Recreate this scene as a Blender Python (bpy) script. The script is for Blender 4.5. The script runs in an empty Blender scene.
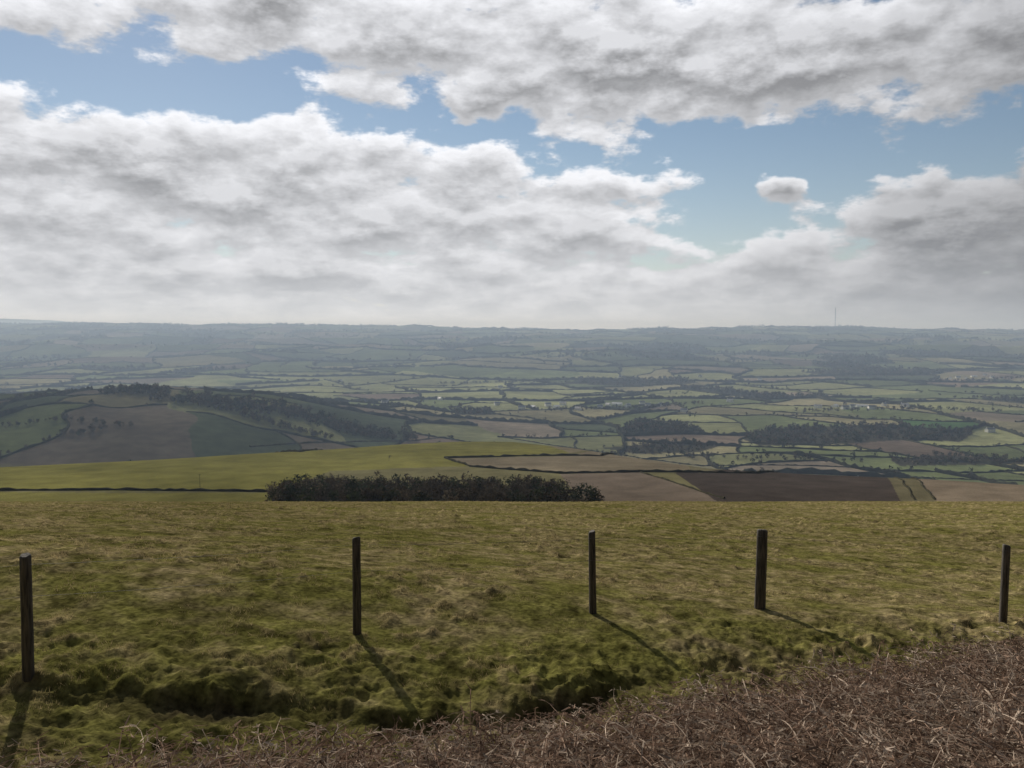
import bpy, bmesh, math, numpy as np
from mathutils import Vector
rng=np.random.default_rng(7)
# ---------------------------------------------------------------- noise
def _h(ix,iy,seed):
    n=(ix.astype(np.int64)*374761393+iy.astype(np.int64)*668265263+seed*974634777)&0xffffffff
    n=((n^(n>>13))*1274126177)&0xffffffff
    n=(n^(n>>16))&0xffffffff
    return n.astype(np.float64)/4294967296.0
def perlin(x,y,seed=0):
    x=np.asarray(x,float);y=np.asarray(y,float)
    ix=np.floor(x);iy=np.floor(y);fx=x-ix;fy=y-iy
    u=fx*fx*fx*(fx*(fx*6-15)+10);v=fy*fy*fy*(fy*(fy*6-15)+10)
    def g(ax,ay):
        a=_h(ix+ax,iy+ay,seed)*2*math.pi
        return np.cos(a)*(fx-ax)+np.sin(a)*(fy-ay)
    a=g(0,0);b=g(1,0);c=g(0,1);d=g(1,1)
    return 1.41*((a*(1-u)+b*u)*(1-v)+(c*(1-u)+d*u)*v)
def fbm(x,y,o=4,seed=0):
    s=0;a=1;t=0
    for i in range(o):
        s=s+a*perlin(x*2**i+17.3*i,y*2**i-9.1*i,seed+i);t+=a;a*=.5
    return s/t
def ss(a,b,x):
    t=np.clip((x-a)/(b-a),0,1);return t*t*(3-2*t)
def smax(a,b,k):
    h=np.clip(.5+.5*(a-b)/k,0,1);return b+(a-b)*h+k*h*(1-h)
# ---------------------------------------------------------------- terrain
def bank_y(x): return np.interp(x,[-30,-8,-5,-3.2,-1.6,0,2,4,6.5,12,30],[5.0,5.6,6.0,6.45,6.85,7.3,8.3,9.3,10.5,11.8,13.2])+.25*perlin(x*.9,x*0+3,5)
def ditch_y(x): return np.interp(x,[-12,-6,-4.5,-3,-1.5,0,1,3.6,8],[8.3,8.0,7.75,8.0,7.7,8.0,8.7,10.2,11.6])+.30*perlin(x*.8,x*0,9)+.12*perlin(x*2.6,x*0,8)+.05*perlin(x*7,x*0,6)
def ditch_a(x): return (1-.8*ss(.9,2.4,x))*np.clip(.50+perlin(x*.8,x*0+7,4)*.8+perlin(x*2.9,x*0+7,3)*.35,.12,.9)
def ditch_m(x,y):
    d=y-ditch_y(x)
    p=np.where(d>0,np.exp(-(d/.12)**2),np.exp(-(d/.40)**2))
    return p*ditch_a(x)
def tuss(x,y): return ss(-.2,.3,perlin(x*.45,y*.35,33)+.4*perlin(x*1.3,y*1.1,34))
def near_ground(x,y):
    xs=np.tanh(x/15)*15*.08
    P=-4.05-xs
    F=-(2.2+.167*y+.0003*y*y)-xs*(1-ss(12,60,y))
    z=P+(F-P)*ss(10.5,16,y)
    yb=bank_y(x);t=np.clip((yb-y)/yb,0,1)
    z=z+(-1.6-P)*t+.14*ss(0,.5,yb-y)*(1-ss(0,4,-y))
    z=np.where(y<0,z+.04*np.abs(y)**.9,z)
    zone=ss(-.6,.2,y-yb)*(1-ss(.6,2.6,y-ditch_y(x)))
    zone2=ss(-.6,.2,y-yb)
    fade=1-ss(50,120,y)
    hb=1-np.abs(perlin(x*1.5,y*1.7,21))*2.2
    hb2=1-np.abs(perlin(x*3.7+5,y*4.1,22))*2.2
    hb3=1-np.abs(perlin(x*8.+5,y*8.,27))*2.2
    dd=y-ditch_y(x)
    z=z-.12*ditch_m(x,y)*(y>0)
    z=z+.12*ditch_a(x)*ss(-.02,.16,dd)*(1-ss(.4,2.2,dd))*zone2
    z=z+zone*(.034*hb*(.3+np.clip(perlin(x*.5,y*.5,23)+.4,0,1))+.032*hb2+.018*hb3+.05*fbm(x*.9,y*1.1,3,31))
    tus=np.clip(perlin(x*3.3+3,y*2.6,28)+.5*perlin(x*7.1,y*6.3,35)-.12,0,1)
    z=z+zone2*fade*(.026*np.clip(hb2,0,1)*ss(-.05,.3,perlin(x*.9,y*.7,24))+.085*tus*tuss(x,y)*(1+.8*ss(14,40,y))+.018*perlin(x*2.2,y*2.2,29)+.05*perlin(x*.35,y*.3,25))
    z=z+zone2*.12*perlin(x/14,y/14,26)*ss(14,40,y)
    z=z+(1-zone2)*.05*fbm(x*1.3,y*1.3,3,41)
    return z
_xe=np.array([-3000,-1200,-700,-427,-213,-120,-60,0,60,110,157,227,357,600,1200,3000.])
_ye=np.array([560,600,640,662,798,880,925,930,850,740,657,617,556,520,470,450.])
def H(x,y):
    x=np.asarray(x,float);y=np.asarray(y,float)
    shp=np.broadcast(x,y).shape
    x=np.broadcast_to(x,shp).ravel();y=np.broadcast_to(y,shp).ravel()
    V=-215+9*fbm(x/1100,y/1100,3,50)+5*perlin(x/300,y/300,51)
    V=V+np.interp(y+350*perlin(x/2500,y/2500,52),[0,3000,4500,6500,8900,9500,12000,18000],[0,4,42,118,216,208,110,60])
    far=ss(3300,5200,y)*(1-.65*ss(8000,9000,y))
    V=V+far*(72*(1-2.4*np.abs(fbm(x/2600,y/1300,4,53)))-16)+far*10*perlin(x/450,y/350,54)
    b=x/np.maximum(y,1)
    V=V+ss(6000,9000,y)*np.interp(b,[-1,-.62,-.45,-.12,-.03,.1,.22,.3,.42,.5,.65,1],[50,48,44,16,-8,-28,-20,18,16,-18,-32,-20])
    V=V+300*np.exp(-((x+9800)/2800)**2-((y-15000)/900)**2)
    gx=np.interp(x,[-4000,-1300,-1000,-850,-720,-620,-500,-400,-290,-180,-60],[.55,.76,.80,.86,.95,.86,.74,.52,.26,.08,0])
    V=V+108*gx*np.exp(-.5*((y-1500-.12*(x+700))/360)**2)*(1+.07*perlin(x/160,y/160,55))
    V=V+14*np.exp(-((x-950)/350)**2-((y-2000)/260)**2)+10*np.exp(-((x-250)/400)**2-((y-2300)/260)**2)
    d=y-np.interp(x,_xe,_ye)
    S=-71-.06*y-.30*24*np.log1p(np.exp(np.clip(d/24,-30,30)))-np.maximum(d-600,0)*.3+2.2*fbm(x/210,y/210,2,56)
    z=smax(V,np.maximum(S,-400),14)
    B=-(2.2+.167*y+.0003*y*y)
    hill=np.where(y>200,np.maximum(B,-400),0)
    m=(y<=420)
    out=np.where(y>200,smax(z,hill,8),0)
    if m.any():
        n=near_ground(x[m],np.clip(y[m],-400,1e5))
        n=smax(z[m],n,8)*ss(180,260,y[m])+n*(1-ss(180,260,y[m]))
        out[m]=n
    return out.reshape(shp)
# ---------------------------------------------------------------- camera
F_PX=1024*28/36.; PITCH=math.radians(3.9)
cam=bpy.data.cameras.new("camera");cam.lens=28;cam.sensor_width=36;cam.clip_start=.1;cam.clip_end=60000
co=bpy.data.objects.new("camera",cam);bpy.context.scene.collection.objects.link(co)
co.rotation_euler=(math.radians(90)-PITCH,0,0);bpy.context.scene.camera=co
def sight(a,b):
    u=(a-512)/F_PX;v=(384-b)/F_PX
    return np.array([u,math.cos(PITCH)+v*math.sin(PITCH),v*math.cos(PITCH)-math.sin(PITCH)])
def survey(a,b,start=3.,end=14000.):
    """ground point met by a line of sight from the viewpoint"""
    d=sight(a,b);t=np.geomspace(start,end,3000)
    g=H(d[0]*t,d[1]*t)-d[2]*t
    k=np.argmax(g>0) if (g>0).any() else len(t)-1
    if k>0:
        f=g[k-1]/(g[k-1]-g[k]) if g[k]!=g[k-1] else 0
        tt=t[k-1]+(t[k]-t[k-1])*np.clip(f,0,1)
    else: tt=t[0]
    return d[0]*tt,d[1]*tt
def surveyN(l,start=300.): return np.array([survey(a,b,start) for a,b in l])
def inpoly(x,y,P):
    c=np.zeros(x.shape,bool);n=len(P);j=n-1
    for i in range(n):
        xi,yi=P[i];xj,yj=P[j]
        if abs(yj-yi)>1e-9:
            c^=((yi>y)!=(yj>y))&(x<(xj-xi)*(y-yi)/(yj-yi)+xi)
        j=i
    return c
# ---------------------------------------------------------------- mesh helper
def make_mesh(name,V,Fc,col=None,mat=None,smooth=False,extra=None):
    me=bpy.data.meshes.new(name);V=np.asarray(V,np.float32);Fc=np.asarray(Fc,np.int32)
    k=Fc.shape[1]
    me.vertices.add(len(V));me.vertices.foreach_set("co",V.ravel())
    me.loops.add(Fc.size);me.polygons.add(len(Fc))
    me.loops.foreach_set("vertex_index",Fc.ravel())
    me.polygons.foreach_set("loop_start",np.arange(0,Fc.size,k,dtype=np.int32))
    if smooth: me.polygons.foreach_set("use_smooth",np.ones(len(Fc),bool))
    me.update(calc_edges=True)
    if col is not None:
        a=me.color_attributes.new("gcol","FLOAT_COLOR","POINT")
        c=np.ones((len(V),4),np.float32);c[:,:3]=col;a.data.foreach_set("color",c.ravel())
    if mat: me.materials.append(mat)
    ob=bpy.data.objects.new(name,me);bpy.context.scene.collection.objects.link(ob)
    return ob
# ---------------------------------------------------------------- materials
def newmat(name):
    m=bpy.data.materials.new(name);m.use_nodes=True;m.node_tree.nodes.clear();return m,m.node_tree
def ground_material():
    m,t=newmat("ground_mat");N=t.nodes;L=t.links
    out=N.new("ShaderNodeOutputMaterial");bs=N.new("ShaderNodeBsdfDiffuse");bs.inputs["Roughness"].default_value=.4
    at=N.new("ShaderNodeAttribute");at.attribute_name="gcol"
    geo=N.new("ShaderNodeNewGeometry")
    cur=at.outputs["Color"]
    for sc,det,lo,hi in ((.006,3,.72,1.28),(.05,3,.80,1.20),(1.7,3,.72,1.28),(14,3,.5,1.5)):
        n=N.new("ShaderNodeTexNoise");n.inputs["Scale"].default_value=sc;n.inputs["Detail"].default_value=det
        L.new(geo.outputs["Position"],n.inputs["Vector"])
        r=N.new("ShaderNodeMapRange");r.inputs[1].default_value=.3;r.inputs[2].default_value=.7;r.inputs[3].default_value=lo;r.inputs[4].default_value=hi
        L.new(n.outputs["Fac"],r.inputs[0])
        v=N.new("ShaderNodeVectorMath");v.operation='SCALE';L.new(cur,v.inputs[0]);L.new(r.outputs[0],v.inputs["Scale"]);cur=v.outputs[0]
    L.new(cur,bs.inputs["Color"])
    n=N.new("ShaderNodeTexNoise");n.inputs["Scale"].default_value=22;n.inputs["Detail"].default_value=3
    L.new(geo.outputs["Position"],n.inputs["Vector"])
    b=N.new("ShaderNodeBump");b.inputs["Strength"].default_value=.5;b.inputs["Distance"].default_value=.03
    L.new(n.outputs["Fac"],b.inputs["Height"]);L.new(b.outputs[0],bs.inputs["Normal"])
    L.new(bs.outputs[0],out.inputs[0]);return m
def plant_material(name,trans=.3,nscale=3.):
    m,t=newmat(name);N=t.nodes;L=t.links
    out=N.new("ShaderNodeOutputMaterial");d=N.new("ShaderNodeBsdfDiffuse");tr=N.new("ShaderNodeBsdfTranslucent");mx=N.new("ShaderNodeMixShader")
    at=N.new("ShaderNodeAttribute");at.attribute_name="gcol";geo=N.new("ShaderNodeNewGeometry")
    n=N.new("ShaderNodeTexNoise");n.inputs["Scale"].default_value=nscale;L.new(geo.outputs["Position"],n.inputs["Vector"])
    r=N.new("ShaderNodeMapRange");r.inputs[1].default_value=.3;r.inputs[2].default_value=.7;r.inputs[3].default_value=.7;r.inputs[4].default_value=1.3
    L.new(n.outputs["Fac"],r.inputs[0])
    v=N.new("ShaderNodeVectorMath");v.operation='SCALE';L.new(at.outputs["Color"],v.inputs[0]);L.new(r.outputs[0],v.inputs["Scale"])
    L.new(v.outputs[0],d.inputs[0]);L.new(v.outputs[0],tr.inputs[0]);mx.inputs[0].default_value=trans
    L.new(d.outputs[0],mx.inputs[1]);L.new(tr.outputs[0],mx.inputs[2]);L.new(mx.outputs[0],out.inputs[0]);return m
def wood_material(name,c1,c2):
    m,t=newmat(name);N=t.nodes;L=t.links
    out=N.new("ShaderNodeOutputMaterial");p=N.new("ShaderNodeBsdfPrincipled");p.inputs["Roughness"].default_value=.85
    tc=N.new("ShaderNodeTexCoord");mp=N.new("ShaderNodeMapping");mp.inputs["Scale"].default_value=(30,30,2.5)
    L.new(tc.outputs["Object"],mp.inputs[0]);n=N.new("ShaderNodeTexNoise");n.inputs["Scale"].default_value=1.5;n.inputs["Detail"].default_value=6
    L.new(mp.outputs[0],n.inputs["Vector"]);r=N.new("ShaderNodeValToRGB");r.color_ramp.elements[0].position=.35;r.color_ramp.elements[1].position=.7
    r.color_ramp.elements[0].color=(*c1,1);r.color_ramp.elements[1].color=(*c2,1);L.new(n.outputs["Fac"],r.inputs[0]);L.new(r.outputs[0],p.inputs["Base Color"])
    b=N.new("ShaderNodeBump");b.inputs["Strength"].default_value=.6;b.inputs["Distance"].default_value=.01;L.new(n.outputs["Fac"],b.inputs["Height"]);L.new(b.outputs[0],p.inputs["Normal"])
    L.new(p.outputs[0],out.inputs[0]);return m
def simple_material(name,c,rough=.8,var=.25,scale=1.):
    m,t=newmat(name);N=t.nodes;L=t.links
    out=N.new("ShaderNodeOutputMaterial");p=N.new("ShaderNodeBsdfPrincipled");p.inputs["Roughness"].default_value=rough
    tc=N.new("ShaderNodeTexCoord");n=N.new("ShaderNodeTexNoise");n.inputs["Scale"].default_value=scale;n.inputs["Detail"].default_value=4;L.new(tc.outputs["Object"],n.inputs["Vector"])
    r=N.new("ShaderNodeValToRGB");r.color_ramp.elements[0].color=(*[v*(1-var) for v in c],1);r.color_ramp.elements[1].color=(*[min(1,v*(1+var)) for v in c],1)
    L.new(n.outputs["Fac"],r.inputs[0]);L.new(r.outputs[0],p.inputs["Base Color"]);L.new(p.outputs[0],out.inputs[0]);return m
M_ground=ground_material();M_plant=plant_material("foliage_mat",.15,.15);M_grass=plant_material("grass_mat",.35,2.)
M_bracken=plant_material("bracken_mat",.2,3.)
M_post=wood_material("post_mat",(.022,.017,.012),(.11,.088,.064))
# ---------------------------------------------------------------- field layout (world space)
spur=[ # outline, albedo
 ([(-60,468),(130,460),(300,452),(440,441.5),(480,440),(570,453),(450,458),(470,466),(330,471),(275,491),(-60,490)],(.190,.176,.050)),
 ([(-60,463),(60,459),(250,447),(440,437),(440,441.5),(300,452),(130,460),(-60,468)],(.22,.19,.135)),
 ([(480,440),(500,437),(640,458),(700,466),(570,453)],(.22,.185,.12)),
 ([(470,466),(450,458),(570,456),(680,464),(690,470),(560,473)],(.20,.165,.110)),
 ([(560,474),(640,472),(725,499),(700,510),(590,510)],(.165,.13,.097)),
 ([(675,473),(860,474),(915,500),(900,510),(730,510)],(.060,.048,.040)),
 ([(690,470),(700,466),(860,468),(860,474),(700,473)],(.15,.135,.08)),
 ([(868,473),(1080,480),(1080,512),(960,508),(930,500)],(.19,.15,.105)),
 ([(860,474),(868,473),(935,500),(955,510),(905,510)],(.12,.105,.060)),
 ([(-60,492),(275,493),(300,512),(-60,512)],(.18,.165,.050)),
]
spur=[(surveyN(p),c) for p,c in spur]
woodpolys=[(surveyN(p,s),sp,hh) for p,s,sp,hh in [
 ([(272,497),(300,489),(400,487),(540,489),(600,500),(600,510),(272,510)],300,34,9),
 ([(740,438),(770,428),(880,424),(975,432),(960,442),(900,440),(760,446)],1000,190,10),
 ([(600,448),(680,441),(720,446),(700,452),(640,454)],1000,200,8),
 ([(890,460),(940,455),(1040,460),(1040,464),(900,466)],1000,160,8),
 ([(560,384),(600,379),(680,378),(700,383),(640,387)],1500,420,11),
 ([(800,372),(880,368),(960,371),(930,376),(840,377)],1500,600,12),
]]
pal=1.2*np.array([(.108,.126,.054),(.178,.182,.085),(.20,.18,.10),(.18,.148,.108),(.125,.095,.07),(.065,.078,.043),(.042,.043,.030)])
palw=np.array([.32,.19,.15,.12,.07,.10,.06])
def warp(x,y,s=1):
    return x+150*perlin(x/600,y/600,71)+22*perlin(x/120,y/120,73),y+150*perlin(x/600,y/600,72)+22*perlin(x/120,y/120,74)
def unwarp(x,y):
    a,b=x.copy(),y.copy()
    for _ in range(9):
        wx,wy=warp(a,b);a=a+(x-wx)*.75;b=b+(y-wy)*.75
    return a,b
def clip_poly(P,n,c):
    o=[];cr=[];k=len(P)
    for i in range(k):
        a=P[i];b=P[(i+1)%k];da=a@n-c;db=b@n-c
        if da>=0:o.append(a)
        if (da>0)!=(db>0) and da!=db:
            q=a+(b-a)*(da/(da-db));o.append(q);cr.append(q)
    return np.array(o),cr
def parea(P):
    x=P[:,0];y=P[:,1];return .5*abs(np.dot(x,np.roll(y,-1))-np.dot(y,np.roll(x,-1)))
segs=[];woods=[]
def bsp(qx,qy,colr):
    st=[(np.array([(-11000,850),(11000,850),(11000,12500),(-11000,12500.)]),np.arange(len(qx)))]
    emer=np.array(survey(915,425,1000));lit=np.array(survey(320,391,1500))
    r=np.random.default_rng(11)
    while st:
        P,idx=st.pop();A=parea(P);c=P.mean(0)
        base=(9500+13*max(c[1]-900,0))*1.5
        lim=base*r.uniform(.5,3.2)
        if abs(c[0])>.85*c[1]+900: lim*=30
        if A<lim:
            w=palw.copy()
            if c[1]>3600:w[6]*=3.0;w[5]*=2.4
            k=r.choice(7,p=w/w.sum())
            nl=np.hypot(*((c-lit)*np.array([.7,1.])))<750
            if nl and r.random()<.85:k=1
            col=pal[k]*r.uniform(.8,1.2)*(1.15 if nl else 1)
            if c[1]>3600: col=col*.75
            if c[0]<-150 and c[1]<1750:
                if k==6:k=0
                col=pal[k]*r.uniform(.45,.75)  # left hill: hillside shade put into the albedo as darker field colours
            if np.hypot(*(c-emer))<130:col=np.array((.07,.135,.045));k=0
            if k==6 and A<200000:woods.append((P,A))
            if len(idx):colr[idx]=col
            continue
        e=np.roll(P,-1,0)-P;l=np.hypot(e[:,0],e[:,1]);d=e[np.argmax(l)]/l.max()
        an=r.normal(0,.24);n=np.array([d[0]*math.cos(an)-d[1]*math.sin(an),d[0]*math.sin(an)+d[1]*math.cos(an)])
        pr=P@n;cc=pr.min()+(pr.max()-pr.min())*r.uniform(.33,.67)
        P1,cr=clip_poly(P,n,cc);P2,_=clip_poly(P,-n,-cc)
        if len(cr)==2:segs.append((cr[0],cr[1],r.random(),A))
        s=qx[idx]*n[0]+qy[idx]*n[1]-cc
        if len(P1)>2:st.append((P1,idx[s>=0]))
        if len(P2)>2:st.append((P2,idx[s<0]))
def near_col(x,y):
    n1=fbm(x*.5,y*.6,4,80);n2=fbm(x*2.6,y*3.4,3,81);n3=perlin(x/9,y/7,82)
    ol=np.array((.168,.147,.052));tan=np.array((.30,.240,.122));moss=np.array((.150,.145,.036));soil=np.array((.050,.038,.024))
    c=ol+(tan-ol)*np.clip(.24+1.7*n2+.7*n1,0,1)[:,None]
    g=np.clip(.15-1.6*n1+n3*.8,0,.7)[:,None];c=c+(moss-c)*g
    tp=ss(.05,.4,perlin(x*3.3+3,y*2.6,28)+.5*perlin(x*7.1,y*6.3,35))*tuss(x,y);c=c+(np.array((.33,.255,.132))-c)*(.55*tp)[:,None]
    sp=ss(.12,.38,perlin(x*1.9,y*1.5,83))*.30+ss(.15,.4,perlin(x*4.6,y*3.9,84))*.30
    c=c*(1-sp[:,None])
    dm=np.clip(ditch_m(x,y)*1.1,0,.85)[:,None]*((y>0)&(y<13))[:,None];c=c+(soil-c)*dm
    bk=ss(-.1,.5,bank_y(x)-y)[:,None];lit=np.array((.15,.11,.08));c=c+(lit*(1+.6*n2[:,None])-c)*bk*ss(-5.5,-1,x)[:,None]
    return c
# ---------------------------------------------------------------- terrain sheet
def rings(a,b,s): return list(np.exp(np.arange(math.log(a),math.log(b),s)))
R=np.array(rings(.6,4,.06)+rings(4,110,.0055)+rings(110,430,.02)+rings(430,17500,.0075)+[17500.])
AZ=np.radians(np.concatenate([np.arange(-180,-60,2.5),np.arange(-60,-38,.4),np.arange(-38,38,.085),np.arange(38,60,.4),np.arange(60,180,2.5)]))
rr,aa=np.meshgrid(R,AZ,indexing='ij');X=(rr*np.sin(aa)).ravel();Y=(rr*np.cos(aa)).ravel()
Z=H(X,Y)
nR,nA=len(R),len(AZ)
i=np.arange(nR-1)[:,None];j=np.arange(nA)[None,:];j2=(j+1)%nA
Fq=np.stack([i*nA+j,i*nA+j2,(i+1)*nA+j2,(i+1)*nA+j],-1).reshape(-1,4)[:,::-1]
C=np.tile(np.array((.10,.11,.04)),(len(X),1))
mk=(Y>840)
idx=np.where(mk)[0];wx,wy=warp(X[idx],Y[idx]);cc=C[idx];bsp(wx,wy,cc);C[idx]=cc
m=Y<300
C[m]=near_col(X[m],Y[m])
de=Y-np.interp(X,_xe,_ye)
m=(Y>=300)&(de<60)
C[m]=(.155,.14,.07)
ms=np.where((Y>=300)&(Y<1000))[0]
for P,c in spur:
    k=ms[inpoly(X[ms],Y[ms],P)];C[k]=c
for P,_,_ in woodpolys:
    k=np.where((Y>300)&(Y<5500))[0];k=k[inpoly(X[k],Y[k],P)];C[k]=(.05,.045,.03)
Vt=np.stack([X,Y,Z],1)
ter=make_mesh("ground",Vt,Fq,C,M_ground,True)
# ---------------------------------------------------------------- hedges
def hedge_arrays(pts,h,w,r):
    """pts (n,2) -> ribbon-shell verts/faces"""
    n=len(pts);d=np.gradient(pts,axis=0);l=np.hypot(d[:,0],d[:,1])+1e-6;nx=-d[:,1]/l;ny=d[:,0]/l
    hh=h*r.uniform(.55,1.45,n);ww=w*r.uniform(.6,1.3,n)
    out=[]
    for s in (-1,-.75,.05,.75,1):
        out.append(np.stack([pts[:,0]+nx*ww*.5*s,pts[:,1]+ny*ww*.5*s,np.full(n,0.)],1))
    fr=np.array([0,1,1.15,.95,0])
    V=np.stack(out,1)
    g=H(V[:,:,0],V[:,:,1]);V[:,:,2]=g-.2+hh[:,None]*fr[None,:]*r.uniform(.85,1.15,(n,5))
    V=V.reshape(-1,3);a=(np.arange(n-1)*5)[:,None]+np.arange(4)[None,:]
    Fh=np.stack([a,a+1,a+6,a+5],-1).reshape(-1,4)
    return V,Fh
HV=[];HF=[];HC=[];off=0;tree_pts=[]
r=np.random.default_rng(5)
def add_hedge(p,h,w,treep=0.02,cbase=(.036,.036,.022)):
    global off
    V,Fh=hedge_arrays(p,h,w,r);HV.append(V);HF.append(Fh+off);off+=len(V)
    HC.append(np.array(cbase)*r.uniform(.7,1.3,(len(V),1)))
    for q in p[r.random(len(p))<treep]:tree_pts.append(q)
for a,b,u,A in segs:
    L_=np.hypot(*(b-a));mid=(a+b)/2
    if abs(mid[0])>.72*mid[1]+350 or mid[1]>9800 or u<.18: continue
    step=7 if mid[1]<2600 else (14 if mid[1]<5000 else 30)
    n=max(3,int(L_/step)+1);t=np.linspace(0,1,n)[:,None];q=a+(b-a)*t;x,y=unwarp(q[:,0],q[:,1]);p=np.stack([x,y],1)
    kk=(y-np.interp(x,_xe,_ye)>60)
    if kk.sum()<3: continue
    p=p[kk]
    far=mid[1]/3000
    h=(1.9+.9*far)*(1 if u<.68 else 2.5)
    add_hedge(p,h,3.2+1.1*far,(.05 if u<.5 else .28))
def polyline(l,start,step=4.):
    P=surveyN(l,start);o=[]
    for k in range(len(P)-1):
        n=max(2,int(np.hypot(*(P[k+1]-P[k]))/step));o.append(P[k]+(P[k+1]-P[k])*np.linspace(0,1,n,endpoint=False)[:,None])
    o=np.vstack(o+[P[-1:]]);o[:,0]+=2*perlin(o[:,0]/40,o[:,1]/40,3);return o
for l,h,w in [([(-60,468),(130,460),(300,452),(440,441.5)],1.6,2.5),([(-60,491.5),(120,490),(275,492)],1.4,3),
  ([(250,447),(350,442),(440,438)],1.8,2.5),([(445,458),(520,456),(600,456),(680,463.5)],1.4,2.5),([(470,466),(445,458)],1.3,2),
  ([(470,466.5),(560,473.5),(640,472),(760,473.5),(860,474),(1060,482)],1.5,2.6),([(500,437),(640,458),(700,466),(860,468)],1.5,2),
  ([(640,472),(725,499)],.9,1.4),([(860,474),(915,500)],.8,1.4),([(868,473),(935,500)],.8,1.4)]:
    add_hedge(polyline(l,300),h,w,0,(.050,.046,.029))
make_mesh("hedgerows",np.vstack(HV),np.vstack(HF),np.vstack(HC),M_plant)
# ---------------------------------------------------------------- trees (distant masses)
def puff(cent,rad,N,s,col,r,shade=.35):
    n=len(cent);d=r.normal(size=(n,N,3));d/=np.linalg.norm(d,axis=2,keepdims=True)
    d*=(r.random((n,N,1))**.45);p=cent[:,None,:]+d*rad[:,None,:]
    a=r.normal(size=(n,N,3));b=r.normal(size=(n,N,3))
    s=np.asarray(s).reshape(-1,1,1)*r.uniform(.5,1.2,(n,N,1))
    a*=s*.5;b*=s*.5
    V=np.stack([p+a,p+b,p-a*.6-b*.6],2).reshape(-1,3)
    c=np.repeat((col[:,None,:]*r.uniform(1-shade,1+shade,(n,N,1))).reshape(-1,3),3,0)
    return V,np.arange(len(V)).reshape(-1,3),c
TV=[];TC=[];
def add_trees(P,h,N,sf,dark=1.):
    r_=r;n=len(P);hh=h*r_.uniform(.55,1.3,n);g=H(P[:,0],P[:,1])
    rad=np.stack([hh*.42,hh*.42,hh*.42],1)*r_.uniform(.8,1.15,(n,1))
    cen=np.stack([P[:,0],P[:,1],g+hh*.54],1)
    cA=np.array((.078,.062,.044));cB=np.array((.038,.044,.024));k=(r_.random((n,1))<.3)
    col=np.where(k,cB,cA)*r_.uniform(.7,1.3,(n,1))*dark
    V,_,c=puff(cen,rad,N,hh*sf,col,r_);TV.append(V);TC.append(c)
    for ax in ((1,0),(0,1)):
        w=hh*.03;b1=np.stack([P[:,0]-w*ax[0],P[:,1]-w*ax[1],g-.5],1);b2=np.stack([P[:,0]+w*ax[0],P[:,1]+w*ax[1],g-.5],1);tp=np.stack([P[:,0],P[:,1],g+hh*.85],1)
        TV.append(np.stack([b1,b2,tp],1).reshape(-1,3));TC.append(np.repeat(col*.8,3,0))
def scatter_poly(P,area_per,r_):
    lo=P.min(0);hi=P.max(0);n=int((hi-lo).prod()/area_per);q=lo+(hi-lo)*r_.random((n,2));return q[inpoly(q[:,0],q[:,1],P)]
for P,sp,hh in woodpolys:
    q=scatter_poly(P,sp,r)
    if len(q):
        if P[:,1].mean()<900:add_trees(q,hh,130,.11)
        else:add_trees(q,hh,30,.3,.9)
for P,A in woods:
    c=P.mean(0)
    if abs(c[0])>.75*c[1]+300 or c[1]>9800: continue
    k=c[1]/1000.;q=scatter_poly(P,90+38*k*k,r)
    if len(q)==0: continue
    x,y=unwarp(q[:,0],q[:,1]);keep=(y-np.interp(x,_xe,_ye)>80);q=np.stack([x,y],1)[keep]
    if len(q)==0: continue
    add_trees(q,11+1.5*k,26 if k<3 else 12,.3 if k<3 else .5,.8)
T=np.array(tree_pts);nr=T[:,1]<2600
if nr.any():add_trees(T[nr],8.0,26,.28,.75)
add_trees(T[~nr],11.,10,.48,.65)
# woods on the far slopes and along the skyline
q=np.stack([r.uniform(-6500,6500,26000),r.uniform(3600,8600,26000)],1)
q=q[(np.abs(q[:,0])<.72*q[:,1]+200)&(fbm(q[:,0]/1100,q[:,1]/380,3,97)>.22)];add_trees(q,16,10,.6,.6)
q=np.stack([r.uniform(-6600,6600,5000),r.uniform(8700,9500,5000)],1)
q=q[fbm(q[:,0]/500,q[:,1]/500,3,98)>.05];add_trees(q,17,10,.55,.6)
q=np.stack([r.uniform(-2600,2800,9000),r.uniform(1250,3600,9000)],1)
q=q[(np.abs(q[:,0])<.72*q[:,1]+200)&(q[:,0]>-.18*q[:,1])&(fbm(q[:,0]/420,q[:,1]/170,3,99)>.30)];add_trees(q,9,18,.36,.7)
def belt(l,start,wid,step,h,N=40,sf=.25,rep=3):
    P=polyline(l,start,step);q=np.vstack([P+r.normal(0,wid,P.shape) for _ in range(rep)]);add_trees(q,h,N,sf,.7)
belt([(190,401),(240,406),(290,413),(330,423),(365,434),(400,438)],1000,20,6,13,40,.25,6)
belt([(110,394),(135,392),(165,394)],1000,14,5,14,40,.25,4)
belt([(20,400),(40,398)],1000,8,7,10)
belt([(60,436),(100,430)],1000,8,9,9)
belt([(150,400),(200,404),(260,420),(330,440)],1000,8,8,9)
belt([(0,428),(70,420),(130,426)],1000,5,9,7,30,.28,2)
belt([(560,455),(640,452),(720,458),(850,462)],1000,14,20,8)
belt([(540,411),(620,409),(700,404)],1200,14,18,9)
belt([(800,412),(900,410),(1000,412)],1200,16,20,9)
belt([(930,382),(1030,378)],1500,20,22,10)
belt([(440,384),(560,380),(600,378)],1500,16,22,10)
TVs=np.vstack(TV);make_mesh("woodland_trees",TVs,np.arange(len(TVs)).reshape(-1,3),np.vstack(TC),M_plant)
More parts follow.
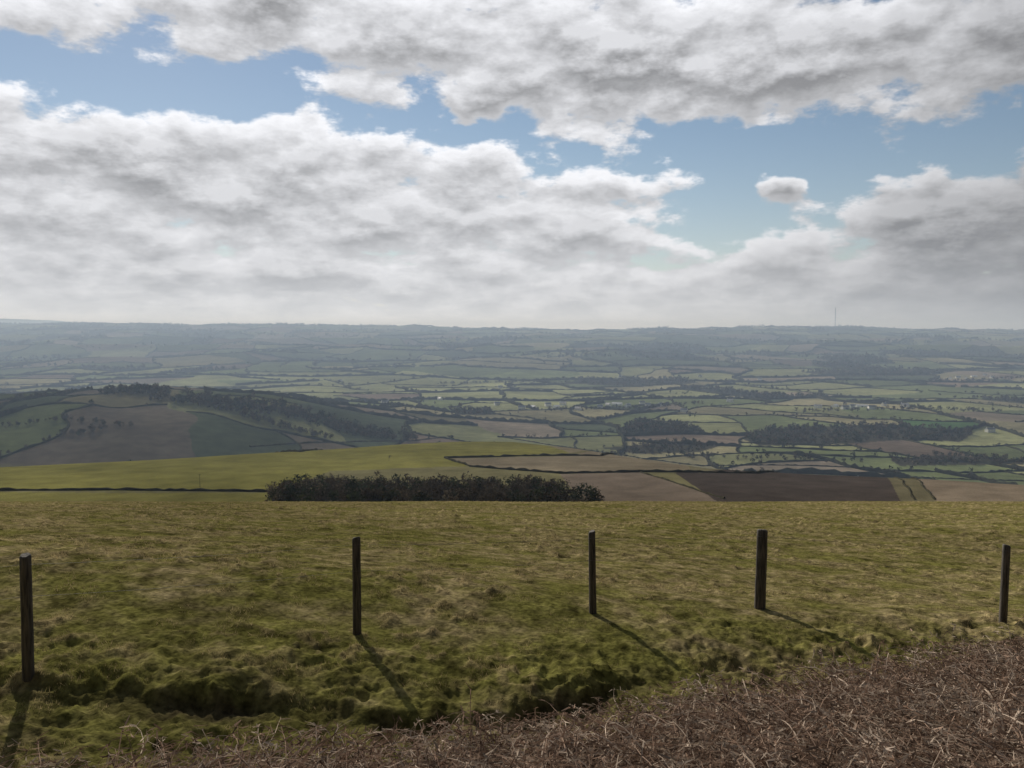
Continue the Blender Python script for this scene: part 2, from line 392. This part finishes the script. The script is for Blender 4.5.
# ---------------------------------------------------------------- lone bare tree, pole, mast
def prism(p0,p1,r0,r1,n=6):
    p0=np.array(p0,float);p1=np.array(p1,float);d=p1-p0;d/=np.linalg.norm(d);u=np.cross(d,[0,0,1.] if abs(d[2])<.9 else [1.,0,0]);u/=np.linalg.norm(u);v=np.cross(d,u)
    a=np.arange(n)*2*math.pi/n;c=np.cos(a)[:,None]*u+np.sin(a)[:,None]*v
    V=np.vstack([p0+c*r0,p1+c*r1]);Fp=np.array([[k,(k+1)%n,n+(k+1)%n,n+k] for k in range(n)]);return V,Fp
def join_prisms(name,ps,mat,loc):
    V=[];Fs=[];o=0
    for p in ps:
        a,b=prism(*p);V.append(a);Fs.append(b+o);o+=len(a)
    ob=make_mesh(name,np.vstack(V),np.vstack(Fs),None,mat);ob.location=loc;return ob
M_bark=simple_material("bark_mat",(.05,.042,.032))
def bare_tree(pt,h,seed):
    q=np.random.default_rng(seed);ps=[]
    def grow(p,d,l,rad,lev):
        e=p+d*l;ps.append((p,e,rad,rad*.65,5))
        if lev==0:return
        for _ in range(3 if lev>1 else 4):
            nd=d+q.normal(0,.45,3);nd[2]=abs(nd[2])*.8+.1;nd/=np.linalg.norm(nd);grow(p+d*l*q.uniform(.6,1),nd,l*q.uniform(.6,.8),rad*.6,lev-1)
    grow(np.zeros(3),np.array([0,0,1.]),h*.33,h*.025,4)
    join_prisms("bare_tree",ps,M_bark,(pt[0],pt[1],float(H(*pt))-.2))
bare_tree(survey(389,461,300),7,1)
p=survey(200,487,300);join_prisms("utility_pole",[((0,0,-.5),(0,0,8.5),.16,.11,8),((-.9,0,8),(.9,0,8),.06,.06,4),((-.7,0,8),(-.7,0,8.3),.05,.03,4),((.7,0,8),(.7,0,8.3),.05,.03,4)],M_post,(p[0],p[1],float(H(*p))))
d=sight(835,329);tm=8900/d[1];mx,my=d[0]*tm,8900.
ms_=[];hM=215
for k in range(3):
    a=k*2.094;ms_.append(((2.6*math.cos(a),2.6*math.sin(a),-5),(1.6*math.cos(a),1.6*math.sin(a),hM),1.6,1.2,4))
    for zz in range(0,hM-10,10):
        b=(k+1)*2.094;f=lambda z:2.6-z/hM
        ms_.append(((f(zz)*math.cos(a),f(zz)*math.sin(a),zz),(f(zz+10)*math.cos(b),f(zz+10)*math.sin(b),zz+10),.4,.4,3))
    ms_.append(((90*math.cos(a+.5),90*math.sin(a+.5),-5),(0,0,hM*.75),.12,.12,3))
join_prisms("radio_mast",ms_,simple_material("steel_mat",(.03,.03,.035),.6),(mx,my,float(H(mx,my))))
# ---------------------------------------------------------------- farm buildings
M_wall=simple_material("rendered_wall_mat",(.80,.78,.74),.9,.05);M_slate=simple_material("slate_roof_mat",(.16,.165,.18),.6,.2);M_shed=simple_material("shed_roof_mat",(.42,.43,.45),.7,.1);M_glass=simple_material("window_mat",(.03,.035,.04),.2)
def house(pt,L_,W,hh,rot,shed):
    nm="farm_shed" if shed else "farmhouse"
    e=bpy.data.objects.new(nm,None);bpy.context.scene.collection.objects.link(e)
    e.location=(pt[0],pt[1],float(H(*pt))-.3);e.rotation_euler=(0,0,rot)
    l,w=L_/2,W/2;rz=hh+W*(.22 if shed else .42)
    V=[(-l,-w,0),(l,-w,0),(l,w,0),(-l,w,0),(-l,-w,hh),(l,-w,hh),(l,w,hh),(-l,w,hh),(-l,0,rz),(l,0,rz)]
    me=bpy.data.meshes.new("walls");me.from_pydata(V,[],[(0,1,5,4),(1,2,6,9,5),(2,3,7,6),(3,0,4,8,7)]);me.materials.append(M_wall)
    o=bpy.data.objects.new("walls",me);bpy.context.scene.collection.objects.link(o);o.parent=e
    k=.4;V=[(-l-k,-w-k,hh-.2),(l+k,-w-k,hh-.2),(l+k,0,rz+.12),(-l-k,0,rz+.12),(-l-k,w+k,hh-.2),(l+k,w+k,hh-.2)]
    me=bpy.data.meshes.new("roof");me.from_pydata(V,[],[(0,1,2,3),(3,2,5,4)]);me.materials.append(M_shed if shed else M_slate)
    o=bpy.data.objects.new("roof",me);bpy.context.scene.collection.objects.link(o);o.parent=e
    V=[];Fw=[]
    def box(a,b):
        s=len(V)
        for x in (a[0],b[0]):
            for y in (a[1],b[1]):
                for z in (a[2],b[2]):V.append((x,y,z))
        for f in ((0,1,3,2),(4,6,7,5),(0,4,5,1),(2,3,7,6),(0,2,6,4),(1,5,7,3)):Fw.append(tuple(s+q for q in f))
    if shed: box((-1.8,-w-.03,0),(1.8,-w+.02,hh*.8))
    else:
        for xx in (-l*.65,-l*.2,l*.25,l*.7):
            for zz in (.9,hh*.58):box((xx-.5,-w-.03,zz),(xx+.5,-w+.02,zz+1.1))
    me=bpy.data.meshes.new("openings");me.from_pydata(V,[],Fw);me.materials.append(M_glass)
    o=bpy.data.objects.new("windows",me);bpy.context.scene.collection.objects.link(o);o.parent=e
    if not shed:
        V=[];Fw=[];box((-l+.2,-.5,rz-1),(-l+1.1,.5,rz+1.2));box((l-1.1,-.5,rz-1),(l-.2,.5,rz+1.2))
        me=bpy.data.meshes.new("chimneys");me.from_pydata(V,[],Fw);me.materials.append(M_wall)
        o=bpy.data.objects.new("chimneys",me);bpy.context.scene.collection.objects.link(o);o.parent=e
rh=np.random.default_rng(77)
for a,b,sh in [(522,409,0),(532,408,1),(548,406,0),(556,408,1),(563,405,0),(578,410,0),(600,408,0),(608,406,0),(617,405,1),(628,407,0),(642,404,0),(648,406,0),(661,406,0),(684,412,0),
   (497,405,0),(818,408,0),(835,407,1),(845,409,0),(852,408,0),(862,407,1),(872,409,0),(884,406,0),(905,407,0),(950,379,0),(958,378,0),(966,379,0),(974,377,1),(985,376,0),(992,378,0),(1002,379,0),(440,400,0),(385,404,0),(700,377,0),(760,380,0),(990,432,0),(730,402,0),(620,378,0),(500,388,0),(340,382,0)]:
    pt=survey(a,b,1000)
    house(pt,rh.uniform(20,30) if sh else rh.uniform(14,20),rh.uniform(11,14) if sh else rh.uniform(8,10),rh.uniform(4.2,5.2) if sh else rh.uniform(5.2,6.4),rh.uniform(-.9,.9),sh)
# ---------------------------------------------------------------- grass
def blades(x,y,h,w,col,r,lean=.5):
    n=len(x);z=H(x,y);a=r.uniform(0,math.pi,n);dx=np.cos(a)*w/2;dy=np.sin(a)*w/2
    la=r.uniform(0,2*math.pi,n);ll=h*r.uniform(.2,lean*2.4,n)
    V=np.stack([np.stack([x-dx,y-dy,z-.01],1),np.stack([x+dx,y+dy,z-.01],1),np.stack([x+np.cos(la)*ll,y+np.sin(la)*ll,z+h],1)],1)
    c=np.stack([col*.9,col*.9,col*1.1],1)
    return V.reshape(-1,3),c.reshape(-1,3)
n=560000
u=r.random(n)
rd=np.exp(np.log(5.2)+u*(math.log(80)-math.log(5.2)));az=np.radians(r.uniform(-39,39,n))
x=rd*np.sin(az);y=rd*np.cos(az)
bk=bank_y(x)-y
tn=perlin(x*1.9+.3,y*1.9,91)+.45*perlin(x*4.3,y*4.3,92)
tt=ss(.05,.4,perlin(x*3.3+3,y*2.6,28)+.5*perlin(x*7.1,y*6.3,35))*tuss(x,y)
keep=(r.random(n)<np.clip(.18+1.6*tn+.6*tt,.08,1))&(ditch_m(x,y)<.40)&~((bk>.1)&(x>-2.5)&(r.random(n)<.8))
x,y,rd,tn,bk,tt=x[keep],y[keep],rd[keep],tn[keep],bk[keep],tt[keep];n=len(x)
tus=np.maximum(ss(.18,.5,tn)*.7,tt)
h=(.010+.018*r.random(n))*(1+1.9*tus);w=.0032*np.maximum(1,rd/7)*r.uniform(.7,1.4,n)
col=near_col(x,y)*r.uniform(.85,1.4,(n,1));st=(r.random(n)<.16+.45*tus)[:,None];col=np.where(st,np.array((.35,.275,.15))*r.uniform(.6,1.2,(n,1)),col)
V,c=blades(x,y,h,w,col,r);make_mesh("grass",V,np.arange(len(V)).reshape(-1,3),c,M_grass)
# ---------------------------------------------------------------- dead bracken on the near bank
def bracken(n,r):
    x=r.uniform(-7,13,n);off_=r.random(n)**.9*5.5-.15;y=bank_y(x)-off_
    ok=(y>3.0)&(r.random(n)<np.clip(.10+.30*ss(-5.5,-3.5,x)+ss(-3.5,1.5,x)*.75+.6*perlin(x*.8,y*.8,95),0,1))&(np.abs(x)<.72*y+1)
    x=x[ok];y=y[ok];n=len(x);k=6
    L_=r.uniform(.25,.75,n);a=r.uniform(0,2*math.pi,n);hh=r.uniform(.02,.22,n)*np.clip(.4+perlin(x*1.2,y*1.2,96)+.5,.3,1.4)*(1+.4*ss(2,6,x));z0=H(x,y)+r.uniform(0,.07,n)
    up=r.random(n)<.05;hh[up]*=2.2;L_[up]*=.8
    t=np.linspace(0,1,k)[None,:];bend=r.normal(0,.5,n)[:,None]
    ang=a[:,None]+bend*t
    px=x[:,None]+np.cumsum(np.cos(ang)*L_[:,None]/k,1);py=y[:,None]+np.cumsum(np.sin(ang)*L_[:,None]/k,1)
    pz=np.maximum(z0[:,None]+hh[:,None]*4*t*(1-t*.85)*.6+r.normal(0,.008,(n,k)),H(px,py)+.006)
    P=np.stack([px,py,pz],2)
    w=r.uniform(.002,.005,n)[:,None]*(1.2-t)
    sd=np.stack([-np.sin(ang)*w,np.cos(ang)*w,r.normal(0,1,(n,1))*w],2)
    V=np.stack([P-sd,P+sd],2).reshape(-1,3)
    b=(np.arange(n)*k*2)[:,None]+np.arange(k-1)[None,:]*2
    Fb=np.stack([b,b+1,b+3,b+2],-1).reshape(-1,4)
    base=np.where(r.random((n,1))<.32,np.array((.45,.36,.28)),np.where(r.random((n,1))<.5,np.array((.21,.14,.10)),np.array((.30,.21,.155))))*r.uniform(.6,1.25,(n,1))
    col=np.repeat(base,k*2,0)
    m_=9;ii=r.integers(1,k,(n,m_));pp=P[np.arange(n)[:,None],ii].reshape(-1,3)
    N2=len(pp);da=r.normal(size=(N2,3))*np.array([1,1,.45]);da/=np.linalg.norm(da,axis=1,keepdims=True);db=r.normal(size=(N2,3));db/=np.linalg.norm(db,axis=1,keepdims=True)
    ln=r.uniform(.025,.09,(N2,1));wd=r.uniform(.004,.011,(N2,1))
    q=np.stack([pp-db*wd,pp+db*wd,pp+da*ln+db*wd*.4,pp+da*ln-db*wd*.4],1).reshape(-1,3)
    F2=np.arange(len(q)).reshape(-1,4)+len(V)
    c2=np.repeat(np.repeat(base*.85,m_,0)*r.uniform(.6,1.2,(N2,1)),4,0)
    make_mesh("dead_bracken",np.vstack([V,q]),np.vstack([Fb,F2]),np.vstack([col,c2]),M_bracken)
bracken(27000,r)
# ---------------------------------------------------------------- fence
posts=[(28,672,120,.055,.3),(357,633,98,.052,.0),(593,613,83,.052,.6),(760,608,79.5,.085,.2),(1003,621,77.5,.058,.5)]
tops=[]
for a,b,ph,rad,s in posts:
    X0,Y0=survey(a,b,6);z0=float(H(X0,Y0));hgt=ph/F_PX*Y0*1.02
    q=np.random.default_rng(int(a));nl=14;ns=14;V=[];Fp=[]
    zs=list(np.linspace(-.25,hgt-.02,nl))+[hgt]
    ph_=q.uniform(0,6,3)
    for k,zz in enumerate(zs):
        for jn in range(ns):
            th=jn*2*math.pi/ns
            rr_=rad*(1.04-.07*max(zz,0)/hgt)*(1+.05*math.sin(3*th+ph_[0])+.035*math.sin(5*th+ph_[1]+zz)+q.normal(0,.014))
            if k==nl: rr_*=.80
            V.append((rr_*math.cos(th),rr_*math.sin(th),zz+(0 if k<nl-1 else .012*math.cos(th+ph_[2]))))
    for k in range(nl):
        for jn in range(ns):Fp.append((k*ns+jn,k*ns+(jn+1)%ns,(k+1)*ns+(jn+1)%ns,(k+1)*ns+jn))
    Fp.append(tuple(range(nl*ns,(nl+1)*ns)))
    me=bpy.data.meshes.new("wooden_fence_post");me.from_pydata(V,[],Fp);me.materials.append(M_post)
    for pl in me.polygons[:-1]:pl.use_smooth=True
    o=bpy.data.objects.new("wooden_fence_post",me);bpy.context.scene.collection.objects.link(o);o.location=(X0,Y0,z0);o.rotation_euler=(q.normal(0,.012),q.normal(0,.012),0)
    tops.append((X0,Y0,z0,hgt))
ps=[]
ext=[(tops[0][0]-3.2,tops[0][1]-1.8)]
T0=[(ext[0][0],ext[0][1],float(H(*ext[0])),1.2)]+tops+[(tops[-1][0]+3.4,tops[-1][1]+.2,float(H(tops[-1][0]+3.4,tops[-1][1]+.2)),1.15)]
for fr in (.93,.66):
    for k in range(len(T0)-1):
        A=T0[k];B=T0[k+1];prev=None
        for t in np.linspace(0,1,7):
            pnt=(A[0]+(B[0]-A[0])*t,A[1]+(B[1]-A[1])*t-.06,(A[2]+A[3]*fr)*(1-t)+(B[2]+B[3]*fr)*t-.05*4*t*(1-t)*.5)
            if prev:ps.append((prev,pnt,.0014,.0014,4))
            prev=pnt
join_prisms("fence_wire",ps,simple_material("wire_mat",(.10,.095,.09),.6),(0,0,0))
# ---------------------------------------------------------------- sun
EL=math.radians(28);AZS=math.radians(-25)
sd=Vector((math.sin(AZS)*math.cos(EL),math.cos(AZS)*math.cos(EL),math.sin(EL)))
sl=bpy.data.lights.new("sun",'SUN');sl.energy=5;sl.angle=math.radians(.5);sl.color=(1,.93,.82)
so=bpy.data.objects.new("sun",sl);bpy.context.scene.collection.objects.link(so);so.rotation_euler=sd.to_track_quat('Z','Y').to_euler()
# ---------------------------------------------------------------- haze (real volume lying in the valley)
bm=bmesh.new();bmesh.ops.create_cube(bm,size=1);me=bpy.data.meshes.new("valley_haze");bm.to_mesh(me);bm.free()
hz=bpy.data.objects.new("valley_haze",me);bpy.context.scene.collection.objects.link(hz);hz.scale=(40000,17700,560);hz.location=(0,300+8850,150-280)
m,t=newmat("haze_mat");out=t.nodes.new("ShaderNodeOutputMaterial");vs=t.nodes.new("ShaderNodeVolumeScatter");va=t.nodes.new("ShaderNodeVolumeAbsorption");ad=t.nodes.new("ShaderNodeAddShader")
vs.inputs["Color"].default_value=(.58,.75,1,1);vs.inputs["Density"].default_value=1.2e-4;vs.inputs["Anisotropy"].default_value=.15
va.inputs["Color"].default_value=(.3,.4,.55,1);va.inputs["Density"].default_value=.32e-4
t.links.new(vs.outputs[0],ad.inputs[0]);t.links.new(va.outputs[0],ad.inputs[1]);t.links.new(ad.outputs[0],out.inputs["Volume"]);me.materials.append(m)
# ---------------------------------------------------------------- world sky
w=bpy.data.worlds.new("World");bpy.context.scene.world=w;w.use_nodes=True;t=w.node_tree;t.nodes.clear();N=t.nodes;L=t.links
def setin(s,v):
    if isinstance(v,bpy.types.NodeSocket):L.new(v,s)
    else:s.default_value=v
def M(op,a,b=None,c=None,clamp=False):
    n=N.new("ShaderNodeMath");n.operation=op;n.use_clamp=clamp;setin(n.inputs[0],a)
    if b is not None:setin(n.inputs[1],b)
    if c is not None:setin(n.inputs[2],c)
    return n.outputs[0]
def VM(op,a,b=None):
    n=N.new("ShaderNodeVectorMath");n.operation=op;setin(n.inputs[0],a)
    if b is not None:setin(n.inputs[1],b)
    return n.outputs["Value"] if op=='DOT_PRODUCT' else n.outputs[0]
def comb(x,y,z=0.):
    n=N.new("ShaderNodeCombineXYZ");setin(n.inputs[0],x);setin(n.inputs[1],y);setin(n.inputs[2],z);return n.outputs[0]
def sm(x,a,b,lo=0.,hi=1.):
    n=N.new("ShaderNodeMapRange");n.interpolation_type='SMOOTHSTEP';setin(n.inputs[0],x);n.inputs[1].default_value=a;n.inputs[2].default_value=b;n.inputs[3].default_value=lo;n.inputs[4].default_value=hi;return n.outputs[0]
def noise(v,sc,det=8,ro=.55):
    n=N.new("ShaderNodeTexNoise");n.inputs["Scale"].default_value=sc;n.inputs["Detail"].default_value=det;n.inputs["Roughness"].default_value=ro;L.new(v,n.inputs["Vector"]);return n.outputs["Fac"]
tc=N.new("ShaderNodeTexCoord");D=tc.outputs["Generated"];sp=N.new("ShaderNodeSeparateXYZ");L.new(D,sp.inputs[0]);dx,dy,dz=sp.outputs
az=M('ARCTAN2',dx,dy);el=M('ARCSINE',dz)
blobs=[ # cx,cy,rx,ry,amp: cloud masses (+) and blue gaps (-), as bearings seen from the hill
 (50,66,120,20,-.46),(215,90,80,20,-.44),(400,112,90,17,-.36),(500,132,80,19,-.38),(640,160,115,22,-.42),(735,208,80,36,-.56),(690,240,70,16,-.32),(960,134,110,17,-.42),(800,134,80,22,-.42),(830,158,90,15,-.34),
 (250,5,330,34,.28),(640,60,130,45,.28),(870,50,230,36,.38),
 (120,140,190,32,.28),(380,160,170,34,.24),(610,184,90,14,.38),(180,230,320,50,.20),(560,235,150,28,.22),
 (930,204,120,28,.32),(787,185,19,11,.75),(875,124,50,22,.50),(475,98,26,12,.46),(950,262,220,25,.15)]
def bl(c):
    d0=sight(c[0],c[1]);d0/=np.linalg.norm(d0);return math.atan2(d0[0],d0[1]),math.asin(d0[2]),c[2]/F_PX,c[3]/F_PX,c[4]
STEP=.016
elp=M('MAXIMUM',el,0.)
def tex(eo):
    z=M('ADD',M('MAXIMUM',dz,0.),.22+eo);P=comb(M('DIVIDE',dx,z),M('DIVIDE',dy,z),0.)
    nz=noise(VM('ADD',P,(3.7,1.2,0.)),2.8,6,.56)
    n2=noise(comb(az,M('MULTIPLY',M('ADD',el,eo),2.0),.3),11.,8,.60)
    return M('ADD',M('MULTIPLY_ADD',nz,1.2,-.60),M('MULTIPLY_ADD',n2,1.75,-.875))
t1=tex(0.);t2=tex(STEP)
ae=comb(az,el,0.)
wn=N.new("ShaderNodeTexNoise");wn.inputs["Scale"].default_value=12;wn.inputs["Detail"].default_value=3;L.new(ae,wn.inputs["Vector"])
ae=VM('ADD',ae,VM('MULTIPLY',VM('SUBTRACT',wn.outputs["Color"],(.5,.5,.5)),(.13,.065,0.)))
mask=M('MULTIPLY_ADD',M('EXPONENT',M('MULTIPLY',elp,-1/.055)),.5,.06);slope=0.
for c in blobs:
    a,b,rx,ry,am=bl(c)
    v=VM('MULTIPLY',VM('SUBTRACT',ae,(a,b,0.)),(1/rx,1/ry,0.));q=M('EXPONENT',M('MULTIPLY',VM('DOT_PRODUCT',v,v),-.7))
    mask=M('MULTIPLY_ADD',q,am,mask)
    s_=N.new("ShaderNodeSeparateXYZ");L.new(v,s_.inputs[0])
    slope=M('MULTIPLY_ADD',M('MULTIPLY',q,s_.outputs[1]),-1.4*am/ry,slope)
d1=M('ADD',t1,mask)
alpha=sm(d1,-.12,.13)
thick=sm(d1,.0,.6)
df=M('ADD',M('SUBTRACT',t1,t2),M('MULTIPLY',slope,-STEP*.9))
top=M('MULTIPLY_ADD',df,2.1,.5,clamp=True)
lum=M('ADD',M('MULTIPLY_ADD',top,.44,.58),M('MULTIPLY',thick,-.28))
sdot=VM('DOT_PRODUCT',D,tuple(sd))
fall=sm(sdot,.2,.86,.09,1.0)
lum=M('MULTIPLY',M('MULTIPLY',lum,fall),10.)
cc_=N.new("ShaderNodeVectorMath");cc_.operation='SCALE';cc_.inputs[0].default_value=(1,1.01,1.05);L.new(lum,cc_.inputs["Scale"])
sky=N.new("ShaderNodeTexSky");sky.sky_type='NISHITA';sky.sun_disc=False;sky.sun_elevation=EL;sky.sun_rotation=2*math.pi+AZS;sky.air_density=1;sky.dust_density=.05;sky.ozone_density=1.5
def mix(f,a,b):
    n=N.new("ShaderNodeMix");n.data_type='RGBA';setin(n.inputs[0],f);setin(n.inputs[6],a);setin(n.inputs[7],b);return n.outputs[2]
skyc=VM('MULTIPLY',sky.outputs[0],(.80,.76,.73))
col=mix(alpha,skyc,cc_.outputs[0])
hf=M('MULTIPLY',M('EXPONENT',M('MULTIPLY',elp,-1/.07)),.94)
hs=N.new("ShaderNodeVectorMath");hs.operation='SCALE';hs.inputs[0].default_value=(6.5,6.6,6.9);L.new(fall,hs.inputs["Scale"])
col=mix(hf,col,hs.outputs[0])
gl=M('MULTIPLY_ADD',M('EXPONENT',M('MULTIPLY',elp,-1/.022)),.75,1.)
gv=N.new("ShaderNodeVectorMath");gv.operation='SCALE';L.new(col,gv.inputs[0]);L.new(gl,gv.inputs["Scale"])
bg=N.new("ShaderNodeBackground");bg.inputs[1].default_value=.1;L.new(gv.outputs[0],bg.inputs[0]);wo=N.new("ShaderNodeOutputWorld");L.new(bg.outputs[0],wo.inputs[0])
sc=bpy.context.scene;sc.view_settings.view_transform='Standard';sc.view_settings.look='None';sc.view_settings.exposure=0
print("faces",len(Fq),"trees",len(TVs)//3,"hedges",sum(len(f) for f in HF))
